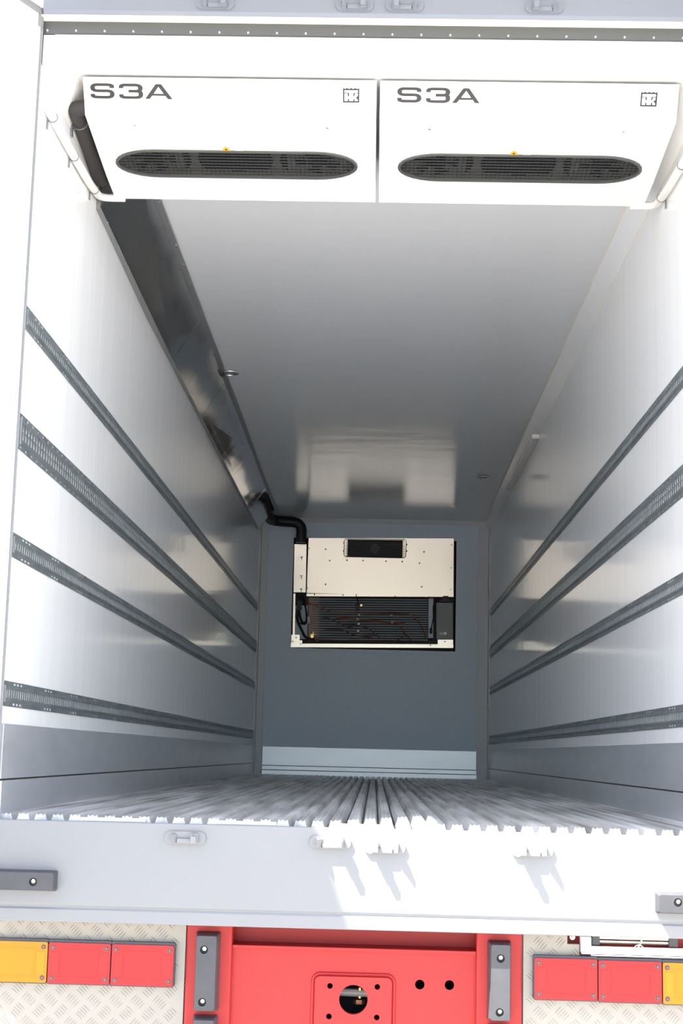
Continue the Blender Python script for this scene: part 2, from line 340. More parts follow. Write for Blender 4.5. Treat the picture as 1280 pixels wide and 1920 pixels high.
# ------------------------------------------------------------------ load rails on the side walls
RL = 10.66
def strip(b, x, z0, z1, groups, hw, t=.0012):
    """flange strip along y with real holes: groups = list of hole centres"""
    a, c = z0 + (z1 - z0) * .30, z0 + (z1 - z0) * .72
    b.box(x, x + t, 0, RL, z0, a); b.box(x, x + t, 0, RL, c, z1)
    y = 0
    for h in groups:
        b.box(x, x + t, y, h - hw, a, c); y = h + hw
    b.box(x, x + t, y, RL, a, c)
def rail_meshes(kind):
    out = {}
    if kind == 'slotted':
        H_, fl, web0, web1, s0, s1, pitch, rw, xw = .128, .020, .031, .097, .036, .092, .0425, .019, .007
        holes = [.03 + .085 * i for i in range(int((RL - .06) / .085))]; hw = .012
    else:
        H_, fl, web0, web1, s0, s1, pitch, rw, xw = .0865, .0175, .0245, .062, .029, .0575, .033, .017, .006
        holes = [h + d for h in [.20 + .5 * i for i in range(21)] for d in (-.05, 0, .05)]; hw = .016
    b = MB(); strip(b, .002, 0, fl, holes, hw); out['lower_flange'] = b.mesh('lower_flange', M['galv'])
    b = MB(); strip(b, .002, H_ - fl, H_, holes, hw); out['upper_flange'] = b.mesh('upper_flange', M['galv'])
    b = MB()
    for (xa, za), (xb, zb) in (((.003, fl), (xw, web0)), ((xw, web1), (.003, H_ - fl))):
        b.quadbox((xa, 0, za), (xb, 0, zb), (xb, RL, zb), (xa, RL, za), (.002, 0, 0))
    b.box(xw, xw + .002, 0, RL, web0, s0); b.box(xw, xw + .002, 0, RL, s1, web1)
    out['web'] = b.mesh('web', M['galv'])
    b = MB(); n = int(RL / pitch)
    for i in range(n): b.box(xw, xw + .0012, i * pitch, i * pitch + rw, s0, s1)
    if kind == 'slotted': b.box(xw, xw + .001, 0, RL, (s0 + s1) / 2 - .003, (s0 + s1) / 2 + .003)
    out['slot_ribs'] = b.mesh('slot_ribs', M['galv'])
    b = MB(); b.box(.001, xw + .004, -.003, 0, fl * .8, H_ - fl * .8); out['end_plate'] = b.mesh('end_plate', M['flange'])
    return out
RM = {'ribbed': rail_meshes('ribbed'), 'slotted': rail_meshes('slotted')}
rails = ((1.6855, 'ribbed', 'topmost narrow ribbed galvanised load rail on the %s wall'), (1.2523, 'slotted', 'broad galvanised load rail with open slots on the %s wall'),
         (.8703, 'ribbed', 'narrow ribbed galvanised rail below the slotted rail on the %s wall'), (.3587, 'ribbed', 'lowest ribbed galvanised rail, above the kick plate of the %s wall'))
for side, s_ in (('left', -1), ('right', 1)):
    for z, kind, lab in rails:
        o = thing('load_rail', lab % side, 'rail', (s_ * W, -.022 if s_ < 0 else -.022 + RL, z), 'load rails on the side walls')
        if s_ > 0: o.rotation_euler = (0, 0, PI)
        for k, me in RM[kind].items():
            c = link(k, me, o)
            if k == 'slot_ribs': c['kind'] = 'stuff'

# ------------------------------------------------------------------ stainless duct cover along the left ceiling corner
duct = thing('duct_cover', 'long slanted stainless steel pipe duct along the left ceiling corner', 'duct', (-1.2, 1.0, 2.52))
def zl(y): return 2.575 - .055 * min(1, max(0, (y - 1.0) / 1.6))
ys = [1.11, 3.5, 5.0, 7.3, 9.0, 10.2]
for y0, y1 in zip(ys, ys[1:]):
    j = random.uniform(-.004, .004)
    b = MB(); b.quadbox((-1.213, y0, zl(y0)), (-1.213, y1 - .004, zl(y1)), (-1.055 + j, y1 - .004, cz(y1) - .010), (-1.055 - j, y0, cz(y0) - .010), (.0015, 0, -.0015))
    build_in(b, 'cover_panel', M['steel'], duct)
b = MB(); b.quadbox((-1.229, 1.11, zl(1.11) - .012), (-1.229, 2.6, zl(2.6) - .012), (-1.229, 2.6, zl(2.6) + .03), (-1.229, 1.11, zl(1.11) + .03), (.018, 0, 0))
b.box(-1.229, -1.211, 2.6, 10.2, 2.508, 2.550); o = build_in(b, 'wall_flange', M['flange'], duct)
b = MB(); b.quadbox((-1.072, 1.11, cz(1.11) - .001), (-1.022, 1.11, cz(1.11) - .001), (-1.022, 10.2, cz(10.2) - .001), (-1.072, 10.2, cz(10.2) - .001), (0, 0, -.012)); build_in(b, 'ceiling_flange', M['flange'], duct)
b = MB(); b.add([(-1.212, 1.112, zl(1.11)), (-1.06, 1.112, cz(1.11) - .012), (-1.212, 1.112, cz(1.11) - .05)], [(0, 1, 2)]); build_in(b, 'end_plate', M['dark'], duct)
rv = MB()
for i in range(30):
    y = 1.3 + i * .3; rv.cyl((-1.03, y, cz(y) - .013), (0, 0, -1), .0045, .002, 8); rv.cyl((-1.211, y, zl(y) + .004), (1, 0, 0), .0045, .002, 8)
tag(build_in(rv, 'rivets', M['zinc'], duct), kind='stuff')
# recessed ceiling lamps
def ceiling_lamp(x, y, label):
    o = thing('ceiling_lamp', label, 'lamp', (x, y, cz(y)), 'round lamps in the ceiling')
    b = MB(); b.torus((0, 0, -.010), (0, 0, 1), .058, .0075, 32, 8); b.build('rim', M['zinc'], o, smooth=True)
    b = MB(); b.cyl((0, 0, -.001), (0, 0, -1), .056, .006, 32, .050); b.cyl((0, 0, -.007), (0, 0, -1), .046, .006, 32, .030); b.build('lens', M['lampglass'], o, smooth=True)
    b = MB(); b.cyl((0, 0, -.013), (0, 0, -1), .007, .004, 12); b.build('screw', M['zinc'], o)
    return o
ceiling_lamp(-.995, 4.74, 'round ceiling lamp touching the stainless duct')
ceiling_lamp(.975, 8.25, 'round ceiling lamp near the far right corner')
b = MB(); b.box(-1.085, -1.035, 4.70, 4.78, cz(4.74) - .026, cz(4.74) - .013); build_in(b, 'notch', M['black'], duct)
# white cable conduit high on the right wall
o = thing('cable_conduit', 'white plastic cable conduit high on the right wall near the far end', 'conduit', (1.2, 5.9, 2.62))
b = MB(); b.box(1.176, 1.2298, 5.9, 8.1, 2.600, 2.630); build_in(b, 'channel', M['pvc'], o, bevel=.006)
for y in (5.92, 8.08):
    b = MB(); b.box(1.174, 1.2298, y - .03, y + .03, 2.598, 2.632); build_in(b, 'end_cap', M['pvc'], o, bevel=.004)

# ------------------------------------------------------------------ lettering helpers
def stroke(path, w=1.0):
    P_ = [Vector(p) for p in path]; Lf, Rt = [], []
    for i, p in enumerate(P_):
        d1 = (p - P_[i - 1]).normalized() if i else (P_[1] - p).normalized()
        d2 = (P_[i + 1] - p).normalized() if i < len(P_) - 1 else d1
        n1 = Vector((-d1.y, d1.x)); n2 = Vector((-d2.y, d2.x)); n = (n1 + n2).normalized(); k = w / 2 / max(.5, n.dot(n1))
        Lf.append(p + n * k); Rt.append(p - n * k)
    return Lf, Rt
def rounded(path, rad=1.0, seg=5):
    P_ = [Vector(p) for p in path]; Q = [P_[0]]
    for a, b, c in zip(P_, P_[1:], P_[2:]):
        d1, d2 = a - b, c - b; e1 = min(rad, d1.length * .5); e2 = min(rad, d2.length * .5)
        p0 = b + d1.normalized() * e1; p1 = b + d2.normalized() * e2
        Q += [p0 * (1 - t) ** 2 + b * 2 * t * (1 - t) + p1 * t * t for t in [i / seg for i in range(seg + 1)]]
    return Q + [P_[-1]]
def add_stroke(mb, path, mx, w=1.22, t=.0015):
    Lf, Rt = stroke(path, w)
    for i in range(len(Lf) - 1):
        q = [Lf[i], Rt[i], Rt[i + 1], Lf[i + 1]]
        mb.add([(p.x, p.y, 0) for p in q] + [(p.x, p.y, t) for p in q], [(0, 1, 2, 3), (7, 6, 5, 4), (0, 4, 5, 1), (1, 5, 6, 2), (2, 6, 7, 3), (3, 7, 4, 0)], mx)
S_PATH = rounded([(5.75, 4.65), (5.75, 6.1), (.5, 6.1), (.5, 3.35), (5.8, 3.35), (5.8, .5), (.5, .5), (.5, 1.95)], 1.35)
T3A = rounded([(.5, 4.65), (.5, 6.1), (5.75, 6.1), (5.75, 3.35), (2.5, 3.35)], 1.35)
T3B = rounded([(4.4, 3.35), (5.8, 3.35), (5.8, .5), (.5, .5), (.5, 1.95)], 1.35)
A_OUT = [(0, 0), (2.95, 6.6), (4.45, 6.6), (7.4, 0), (6.15, 0), (5.5, 1.45), (1.9, 1.45), (1.25, 0)]
A_IN = [(2.32, 2.3), (5.08, 2.3), (3.7, 5.5)]

# ------------------------------------------------------------------ ceiling cooling units
P0, P1, P2, P3 = (.31, 2.797), (.39, 2.674), (.87, 2.620), (1.097, 2.605)
def unit(x0, x1, cx, label, text_x, logo_x, sc_, stick_x):
    o = thing('ceiling_cooler', label, 'cooler', ((x0 + x1) / 2, .31, 2.797), 'pair of coolers under the ceiling')
    def fm(a, b): return frame_mx((0, b[0], b[1]), (0, a[0] - b[0], a[1] - b[1]))
    ln = lambda a, b: math.hypot(a[0] - b[0], a[1] - b[1])
    F = fm(P0, P1); S = fm(P1, P2); B_ = fm(P2, P3); l1, l2, l3 = ln(P0, P1), ln(P1, P2), ln(P2, P3)
    hw, hh, er = .496, .104, .165                                   # the oval air outlet
    cy = .1115
    def oval(k=0.0, n=14):
        out = []
        for sgn, t0 in ((1, -90), (-1, 90)):
            out += [(cx + sgn * (hw - er) + (er + k) * math.cos(R(t0 + 180 * i / n)), cy + (hh + k) * math.sin(R(t0 + 180 * i / n))) for i in range(n + 1)]
        return out
    b = MB(); t = .002
    b.plate([rect(x0, x1, 0, l1)], -t, F); b.plate([rect(x0, x1, 0, l2), oval()], -t, S); b.plate([rect(x0, x1, 0, l3)], -t, B_)
    for x in (x0, x1 - t):
        b.xprism([P0, P1, P2, P3, (P3[0], 2.775), (P0[0] + .002, 2.797)], x, x + t)
    b.box(x0, x1, P3[0], P3[0] + t, P3[1], 2.775); build_in(b, 'casing', M['casing'], o)
    # hanging feet to the ceiling
    for x in (x0 + .04, x1 - .04):
        for y in (.45, 1.0):
            b = MB(); b.box(x - .02, x + .02, y - .03, y + .03, 2.772, cz(y) + .001); build_in(b, 'hanger', M['zinc'], o)
    b = MB(); b.box(x0 + .003, x1 - .003, .33, 1.09, 2.768, 2.772); build_in(b, 'top_tray', M['dark'], o)
    # edge seam between sloping face and lower face
    b = MB(); b.plate([rect(x0 + .001, x1 - .001, -.001, .003)], .0025, S); build_in(b, 'seam_edge', M['casing'], o)
    # outlet: bezel, tray, fans, grille
    b = MB(); b.plate([oval(.007), oval(-.004)], .009, S @ Matrix.Translation((0, 0, -.002))); build_in(b, 'outlet_bezel', M['bezel'], o)
    b = MB(); b.plate([oval(.02)], .003, S @ Matrix.Translation((0, 0, -.050)))
    oo, oi = oval(.004), oval(.001); n = len(oo)
    b.add([(p[0], p[1], -.047) for p in oo] + [(p[0], p[1], -.003) for p in oo], [(i, (i + 1) % n, (i + 1) % n + n, i + n) for i in range(n)], S)
    build_in(b, 'outlet_tray', M['dark'], o)
    fc = [cx - .345, cx - .005, cx + .335]
    for k, fx in enumerate(fc):
        pts = [p for p in circ(fx, cy, .155, 40) if abs(p[1] - cy) < .0995 and (abs(p[0] - cx) < hw - .02)]
        pts = [p for p in pts if ((max(0, abs(p[0] - cx) - (hw - er)) / er) ** 2 + ((p[1] - cy) / hh) ** 2) < .97]
        b = MB(); b.plate([pts], .002, S @ Matrix.Translation((0, 0, -.022))); fan = build_in(b, 'fan', M['fan'], o)
        b = MB(); b.plate([circ(fx, cy, .042, 20)], .004, S @ Matrix.Translation((0, 0, -.020)))
        h = b.build('fan_hub', M['fan'], None); h.parent = fan
        for q in range(5):
            a = 2 * PI * q / 5 + k
            blade = [(fx + rr * math.cos(a + da), cy + rr * math.sin(a + da)) for rr, da in ((.045, -.25), (.092, -.30), (.098, .35), (.045, .3))]
            b = MB(); b.plate([blade], .002, S @ Matrix.Translation((0, 0, -.0195 + .0006 * q))); h = b.build('fan_blade', M['fan'], None); h.parent = fan
    NBR = 8
    for i in range(NBR):
        yy = -.084 + .168 * i / (NBR - 1)
        half = (hw - er) + er * math.sqrt(max(0, 1 - (yy / hh) ** 2)) - .003
        b = MB(); b.box(cx - half, cx + half, cy + yy - .0018, cy + yy + .0018, -.010, -.004, S); build_in(b, 'grille_bar', M['grille'], o)
    gw = MB()
    for fx in fc:
        for i in range(17):
            xx = fx - .144 + .018 * i; ex = max(0, abs(xx - cx) - (hw - er)) / er
            h2 = .100 * math.sqrt(max(.02, 1 - min(1, ex) ** 2)) if ex < .99 else 0
            if h2 > .015: gw.box(xx - .0008, xx + .0008, cy - h2, cy + h2, -.0075, -.006, S)
    tag(build_in(gw, 'guard_wires', M['fan'], o), kind='stuff')
    for xa, xb in ((cx - .265, cx - .11), (cx + .085, cx + .245)):
        b = MB(); b.box(xa, xb, cy + .072, cy + .077, -.016, -.012, S); build_in(b, 'white_strip', M['casing'], o)  # thin white strips inside the slot, between the fans
    # printed letters, emblem, screws, stickers
    kx, kz = .0144, .00846
    tm = F @ Matrix.Translation((text_x + .003, l1 - .0805, .0002)) @ Matrix.Diagonal((kx, kz, 1, 1))
    b = MB(); add_stroke(b, S_PATH, tm); build_in(b, 'letter', M['print'], o)
    tm2 = tm @ Matrix.Translation((7.75, 0, 0))
    b = MB(); add_stroke(b, T3A, tm2); add_stroke(b, T3B, tm2, t=.0012); build_in(b, 'letter', M['print'], o)
    b = MB(); b.plate([A_OUT, A_IN], .0015, tm @ Matrix.Translation((14.7, 0, 0))); build_in(b, 'letter', M['print'], o)
    em = F @ Matrix.Translation((logo_x, l1 - .0845, .0002)) @ Matrix.Diagonal((.063, .056, 1, 1))
    top = [(0, 1.0)]
    for i in range(4):
        x_ = i / 4; top += [(x_ + .25 * k / 6, 1.0 - .075 * math.sin(PI * k / 6)) for k in range(1, 7)]
    b = MB(); b.plate([[(1, 0), (1, .9)] + list(reversed(top)) + [(0, 0)], rect(.085, .915, .10, .835)], .001, em)
    for r_ in ((.30, .375, .43, .65), (.30, .375, .07, .25), (.645, .72, .43, .65), (.645, .72, .07, .25), (.06, .33, .61, .65), (.69, .94, .61, .65), (.72, .88, .325, .355)):
        b.plate([rect(*r_)], .0008, em)
    b.plate([[(.93, .18), (.93, .48), (.80, .335)]], .0006, em); build_in(b, 'emblem', M['print'], o)
    for x in sc_:
        b = MB(); b.cyl(S @ Vector((x, l2 - .067, -.001)), S.to_3x3() @ Vector((0, 0, 1)), .0075, .004, 12, .005); build_in(b, 'screw', M['zinc'], o)
    b = MB(); b.plate([[(stick_x - .018, l2 - .262 + 0), (stick_x + .018, l2 - .262), (stick_x + .006, l2 - .232), (stick_x - .006, l2 - .232)]], .0008, S); k_ = build_in(b, 'warning_sticker', M['orange'], o)
    b = MB(); b.plate([circ(stick_x, l2 - .251, .005, 10)], .0012, S); q_ = b.build('warning_mark', M['print'], None); q_.parent = k_
    b = MB(); b.plate([rect(stick_x + .035, stick_x + .07, l2 - .260, l2 - .236)], .0006, S); build_in(b, 'pale_sticker', M['pale'], o)
    return o
unit(-1.145, -.004, -.582, 'white ceiling cooler with oval black outlet beside the duct wall', -1.120, -.134, (-.959, -.197), -.614)
unit(.010, 1.160, .590, 'white ceiling cooler with oval black outlet at the right wall', .075, 1.016, (.207, .968), .556)

# pipes beside the coolers
o = thing('insulated_pipe', 'fat black foam insulated pipe beside the left cooler', 'pipe', (-1.19, .4, 2.69))
b = MB(); b.tube([(-1.135, .42, 2.718), (-1.196, .42, 2.718), (-1.196, 1.02, 2.655)], .030, 14, .06, 6); build_in(b, 'foam_sleeve', M['foam'], o, smooth=True)
b = MB(); b.torus((-1.196, .53, 2.706), (0, 1, -.08), .031, .004, 20, 6); b.box(-1.228, -1.222, .52, .54, 2.645, 2.69); build_in(b, 'pipe_clip', M['clip'], o)
for s_, nm in ((-1, 'left'), (1, 'right')):
    o = thing('drain_pipe', 'white drain pipe clipped to the %s wall below the cooler' % nm, 'pipe', (s_ * 1.2, .5, 2.55), 'white drain pipes of the coolers')
    e = 1.14
    b = MB(); b.tube([(s_ * 1.10, 1.085, 2.602), (s_ * 1.208, 1.085, 2.602), (s_ * 1.208, .85, 2.572), (s_ * 1.208, .45, 2.552), (s_ * 1.208, .03, 2.540)], .0165, 12, .10, 6); build_in(b, 'pipe_run', M['pvc'], o, smooth=True)
    for y, z in ((.12, 2.543), (.52, 2.556), (.95, 2.586)):
        b = MB(); b.torus((s_ * 1.208, y, z), (0, 1, .05), .0175, .0028, 18, 6); b.box(*sorted((s_ * 1.229, s_ * 1.224)), y - .006, y + .006, z - .045, z - .012); build_in(b, 'pipe_clip', M['clip'], o)
o = thing('foam_hose', 'thick black foam hose bending from the duct end down to the cooling unit', 'hose', (-1.1, 10.3, 2.65))
b = MB(); b.tube([(-1.160, 10.206, 2.690), (-1.125, 10.42, 2.680), (-1.110, 10.66, 2.672), (-.785, 10.69, 2.662), (-.792, 10.69, 2.444)], .056, 16, .13, 7); build_in(b, 'foam_sleeve', M['black'], o, smooth=True)

# ------------------------------------------------------------------ cooling unit set in the far wall
cu_ = thing('cooling_unit', 'cooling unit with cream metal cover and bare coil set in the far wall', 'cooling unit', (0, L, UZ0))
K = .001523
def U(a, c):                                                         # drawing units of the unit's front elevation -> metres
    return (UX0 + .003 + (a - 80) * K + .02 * (c - 72) * K - .012 * (c - 72) / 800, UZ1 - .004 - (c - 72 - .018 * (a - 80)) * .001486)
def ubox(mb, a0, c0, a1, c1, y0, y1):
    p = [U(a0, c0), U(a1, c0), U(a1, c1), U(a0, c1)]
    mb.quadbox(*[(q[0], y0, q[1]) for q in p], (0, y1 - y0, 0)); return mb
b = MB(); b.box(UX0 + .002, UX1 - .002, L + .20, L + .215, UZ0 + .002, UZ1 - .002)
for x0, x1, z0, z1 in ((UX0 + .001, UX0 + .006, UZ0, UZ1), (UX1 - .006, UX1 - .001, UZ0, UZ1), (UX0, UX1, UZ0 + .001, UZ0 + .006), (UX0, UX1, UZ1 - .006, UZ1 - .001)): b.box(x0, x1, L + .002, L + .2, z0, z1)
build_in(b, 'housing', M['black'], cu_)
b = MB(); b.plate([rect(UX0 - .03, UX1 + .035, UZ0 - .035, UZ1 + .02), rect(UX0 + .001, UX1 - .001, UZ0 + .001, UZ1 - .001)], .006, face_mx(0, L - .0002, 0)); build_in(b, 'surround', M['back'], cu_, bevel=.002)
YF = L - .012
def poly(pts): return [U(*p) for p in pts]
b = MB(); b.plate([poly([(183, 72), (1208, 72), (1206, 492), (176, 474)]), poly([(460, 84), (848, 88), (846, 215), (458, 206)])], .010, face_mx(0, YF + .010, 0)); o = build_in(b, 'cover_panel', M['cream'], cu_, bevel=.002)
o['label'] = 'cream metal cover panel'
b = MB(); ubox(b, 452, 80, 856, 222, YF + .11, YF + .12); vent = build_in(b, 'air_vent', M['black'], cu_)
b = MB(); x, z = U(653, 140); b.cyl((x, YF + .105, z), (0, -1, 0), .05, .02, 20); q_ = b.build('fan_hub', M['dark'], None); q_.parent = vent
for q in range(6):
    a = q * PI / 3; b = MB(); b.plate([[(x + rr * math.cos(a + da), z + .62 * rr * math.sin(a + da)) for rr, da in ((.05, -.3), (.15, -.25), (.155, .3), (.05, .3))]], .006, face_mx(0, YF + .10, 0))
    q_ = b.build('fan_blade', M['black'], None); q_.parent = vent
b = MB()
loop = [U(*p) for p in ((436, 92), (446, 78), (862, 82), (872, 96), (870, 206), (860, 217), (444, 209), (434, 196), (436, 92))]
b.tube([(p[0], YF - .006, p[1]) for p in loop], .0035, 6)
for c in (130, 150, 167, 184, 200):
    p, q = U(436, c), U(872, c + 4); b.tube([(p[0], YF - .006, p[1]), (q[0], YF - .006, q[1])], .0016, 5)
for a in (452, 856): p, q = U(a, 80), U(a, 214); b.tube([(p[0], YF - .006, p[1]), (q[0], YF - .006, q[1])], .0022, 5)
build_in(b, 'fan_guard', M['black'], cu_)
for a, c in ((433, 107), (432, 166), (876, 119), (876, 166), (305, 155), (998, 172), (335, 238), (457, 235), (570, 237), (731, 241), (845, 243), (966, 254), (308, 410), (983, 426), (189, 150), (182, 438), (1192, 119), (1189, 287), (1186, 444)):
    x, z = U(a, c); b = MB(); b.cyl((x, YF, z), (0, -1, 0), .0085 if 200 < a < 1100 else .006, .010, 8); build_in(b, 'bolt', M['black'], cu_)
b = MB(); ubox(b, 84, 120, 172, 472, YF - .03, YF + .02); colp = build_in(b, 'side_cover', M['cream'], cu_, bevel=.003)
for c in (212, 348, 444):
    b = MB(); ubox(b, 136, c, 142, c + 26, YF - .040, YF - .029); ubox(b, 130, c, 146, c + 7, YF - .040, YF - .029); q_ = b.build('latch', M['fin'], None); q_.parent = colp
b = MB(); ubox(b, 176, 478, 1206, 497, YF - .006, YF + .012); o = build_in(b, 'coil_rail', M['cream'], cu_)
b = MB(); ubox(b, 72, 838, 1204, 864, YF - .02, YF + .02); ubox(b, 76, 775, 134, 842, YF - .022, YF - .004); ubox(b, 1096, 805, 1202, 842, YF - .022, YF - .004); ubox(b, 134, 815, 152, 842, YF - .02, YF - .004); build_in(b, 'bottom_rail', M['cream'], cu_)
b = MB(); ubox(b, 84, 478, 98, 775, YF - .006, YF + .012); build_in(b, 'side_rail', M['cream'], cu_)
for a, c in ((231, 484), (432, 487), (796, 497), (1034, 500)):
    x, z = U(a, c); b = MB(); b.cyl((x, YF - .006, z), (0, -1, 0), .008, .008, 8); build_in(b, 'bolt', M['black'], cu_)
for a, c in ((110, 794), (86, 823), (263, 830), (420, 827), (634, 835), (853, 835), (1045, 845), (1145, 819)):
    x, z = U(a, c); b = MB(); b.cyl((x, YF - .022, z), (0, -1, 0), .007, .008, 8); build_in(b, 'bolt', M['black'], cu_)
# coil tubes, headers and pipes
for i in range(18):
    c = 512 + i * 17; p, q = U(215, c), U(1030, c + 4)
    b = MB(); b.tube([(p[0], L + .045, p[1]), (q[0], L + .045, q[1])], .0078, 7); build_in(b, 'coil_tube', M['fin'], cu_)
b = MB(); ubox(b, 190, 500, 262, 815, L + .055, L + .09); build_in(b, 'coil_end_plate', M['brown_pipe'], cu_)
b = MB(); ubox(b, 1032, 505, 1066, 790, L + .03, L + .09); build_in(b, 'coil_bracket', M['back'], cu_)
b = MB(); ubox(b, 98, 560, 184, 800, L + .05, L + .09); build_in(b, 'coil_bracket', M['back'], cu_)
def pipe(nm, pts, r, m, y, rad=.03):
    b = MB(); b.tube([(*(lambda q: (q[0], y, q[1]))(U(*p)),) for p in pts], r, 8, rad, 4); return build_in(b, nm, m, cu_, smooth=True)
pipe('copper_pipe', [(390, 648), (868, 690)], .012, M['copper'], L + .02)
pipe('copper_pipe', [(165, 530), (350, 606), (905, 620), (960, 668)], .007, M['copper'], L + .03)
pipe('copper_pipe', [(545, 762), (680, 770)], .006, M['copper'], L + .03)
pipe('copper_pipe', [(240, 806), (480, 815), (800, 822), (870, 770), (850, 730)], .007, M['brown_pipe'], L + .02)
pipe('copper_pipe', [(840, 715), (875, 765), (915, 812)], .007, M['brown_pipe'], L + .025)
pipe('copper_pipe', [(330, 690), (520, 700), (620, 725), (700, 800)], .006, M['brown_pipe'], L + .035)
pipe('copper_pipe', [(270, 640), (350, 655), (470, 720), (560, 700)], .006, M['brown_pipe'], L + .033)
pipe('copper_pipe', [(300, 730), (430, 735), (520, 775), (640, 790)], .006, M['brown_pipe'], L + .037)
pipe('copper_pipe', [(910, 640), (945, 650), (990, 720), (1020, 800)], .006, M['brown_pipe'], L + .034)
pipe('rubber_hose', [(130, 476), (112, 600), (112, 670), (175, 800), (240, 808)], .014, M['foam'], L + .01, .05)
pipe('rubber_hose', [(128, 500), (122, 560), (130, 640), (150, 690), (185, 680)], .013, M['black'], L + .005, .05)
pipe('rubber_hose', [(150, 500), (172, 580), (180, 650), (175, 700), (135, 690)], .010, M['black'], L + .0, .05)
for a, c in ((130, 545), (128, 580)):
    x, z = U(a, c); b = MB(); b.cyl((x, L + .02, z), (0, -1, 0), .028, .03, 14); build_in(b, 'hose_joint', M['black'], cu_)
pipe('cable', [(522, 480), (532, 520), (545, 560)], .006, M['black'], L - .015)
b = MB(); ubox(b, 518, 540, 548, 596, L + .0, L + .05); build_in(b, 'valve_body', M['black'], cu_, bevel=.004)
x, z = U(561, 561); b = MB(); b.cyl((x, L + .01, z), (0, -1, 0), .013, .03, 6); build_in(b, 'brass_fitting', M['brass'], cu_)
x, z = U(220, 785); b = MB(); b.cyl((x, L + .01, z), (0, -1, 0), .018, .03, 8); b.tube([(x, L - .01, z), (x + .015, L - .01, z + .05)], .006, 6); b.tube([(x - .02, L - .015, z + .02), (x + .03, L - .015, z + .02)], .006, 6); build_in(b, 'brass_fitting', M['brass'], cu_)
for a, c in ((536, 660), (778, 682), (545, 628), (545, 694), (540, 745), (772, 632)):
    b = MB(); ubox(b, a - 8, c - 6, a + 8, c + 6, L - .002, L + .012); build_in(b, 'pipe_clamp', M['pale'] if a % 2 == 0 and c in (660, 682) else M['fin'], cu_, bevel=.002)
b = MB(); ubox(b, 1086, 540, 1202, 802, L - .028, L + .05); o = build_in(b, 'control_box', M['box_grey'], cu_, bevel=.004)
b = MB(); ubox(b, 1108, 752, 1140, 770, L - .0295, L - .028); q_ = b.build('rating_label', M['pale'], None); q_.parent = o
b = MB(); ubox(b, 1141, 752, 1156, 770, L - .0295, L - .028); q_ = b.build('rating_label', M['fin'], None); q_.parent = o
b = MB(); x, z = U(1150, 520)
b.add([(x + a * K, y, z - c * K) for y in (L - .04, L + .01) for a, c in ((-38, 16), (38, 18), (40, 2), (22, -6), (18, -28), (-18, -28), (-20, -8), (-36, 0))], [tuple(range(7, -1, -1)), tuple(range(8, 16))] + [(i, (i + 1) % 8, (i + 1) % 8 + 8, i + 8) for i in range(8)])
build_in(b, 'connector', M['black'], cu_, bevel=.003)
pipe('cable', [(1120, 518), (1085, 525), (1064, 560), (1066, 650), (1056, 700), (1048, 740)], .006, M['black'], L - .01, .04)
b = MB(); ubox(b, 1040, 722, 1058, 760, L - .01, L + .03); build_in(b, 'sensor', M['black'], cu_, bevel=.003)
b = MB(); ubox(b, 184, 642, 202, 692, L - .012, L + .02); build_in(b, 'fitting_label', M['pale'], cu_, bevel=.002)

# ------------------------------------------------------------------ underside of the rear: red cross member
YC = .04
ch = thing('chassis_cross_member', 'red painted chassis cross member with coupling plate under the sill', 'chassis', (0, YC, -.75))
for x0, x1 in ((-.578, -.424), (.393, .546)):
    b = MB(); b.box(x0, x1, YC, YC + .30, -1.0, -.29); build_in(b, 'channel', M['red'], ch, bevel=.008)
b = MB(); b.box(-.43, .40, YC + .11, YC + .12, -.43, -.29); build_in(b, 'upper_panel', M['red'], ch)
b = MB(); b.box(-.424, .393, YC + .012, YC + .12, -.428, -.416); build_in(b, 'shelf', M['red'], ch, bevel=.002)
hc = (-.014, -.583)
b = MB(); b.plate([rect(-.424, .393, -1.0, -.426), circ(.207, -.531, .016), circ(.306, -.530, .016), circ(*hc, .049, 36), circ(-.093, -.541, .010, 16), circ(.065, -.540, .010, 16), circ(-.094, -.639, .010, 16), circ(.065, -.638, .010, 16)], .010, face_mx(0, YC + .040, 0)); build_in(b, 'lower_panel', M['red'], ch)
b = MB(); b.plate([rect(-.144, .114, -.80, -.510, .018), circ(*hc, .0475, 36), circ(-.093, -.541, .0095, 16), circ(.065, -.540, .0095, 16), circ(-.094, -.639, .0095, 16), circ(.065, -.638, .0095, 16)], .018, face_mx(0, YC + .030, 0)); build_in(b, 'coupling_plate', M['red'], ch, bevel=.002)
b = MB(); b.tube([(-.150, YC + .028, -.80), (-.150, YC + .028, -.52), (-.136, YC + .028, -.505), (.106, YC + .028, -.505), (.120, YC + .028, -.52), (.120, YC + .028, -.80)], .007, 8, .015); build_in(b, 'weld_bead', M['red'], ch, smooth=True)
b = MB(); b.box(-.42, .39, YC + .30, YC + .31, -1.0, -.28); b.box(-.42, .39, YC + .041, YC + .30, -1.0, -.99); o = build_in(b, 'shade_backing', M['black'], ch)  # black sheets added to stand in for the shade behind the holes
o = thing('air_line', 'grey air line with orange fitting seen through the round coupling hole', 'pipe', (0, .2, -.58))
b = MB(); b.tube([(-.25, .2, -.580), (.25, .2, -.586)], .013, 10); build_in(b, 'pipe_run', M['pvc'], o, smooth=True)
b = MB(); b.cyl((.006, .2, -.600), (0, 0, 1), .009, .035, 10); build_in(b, 'fitting', M['brass'], o)
b = MB(); b.cyl((.004, .2, -.618), (0, 0, 1), .020, .014, 6); build_in(b, 'nut', M['copper'], o)

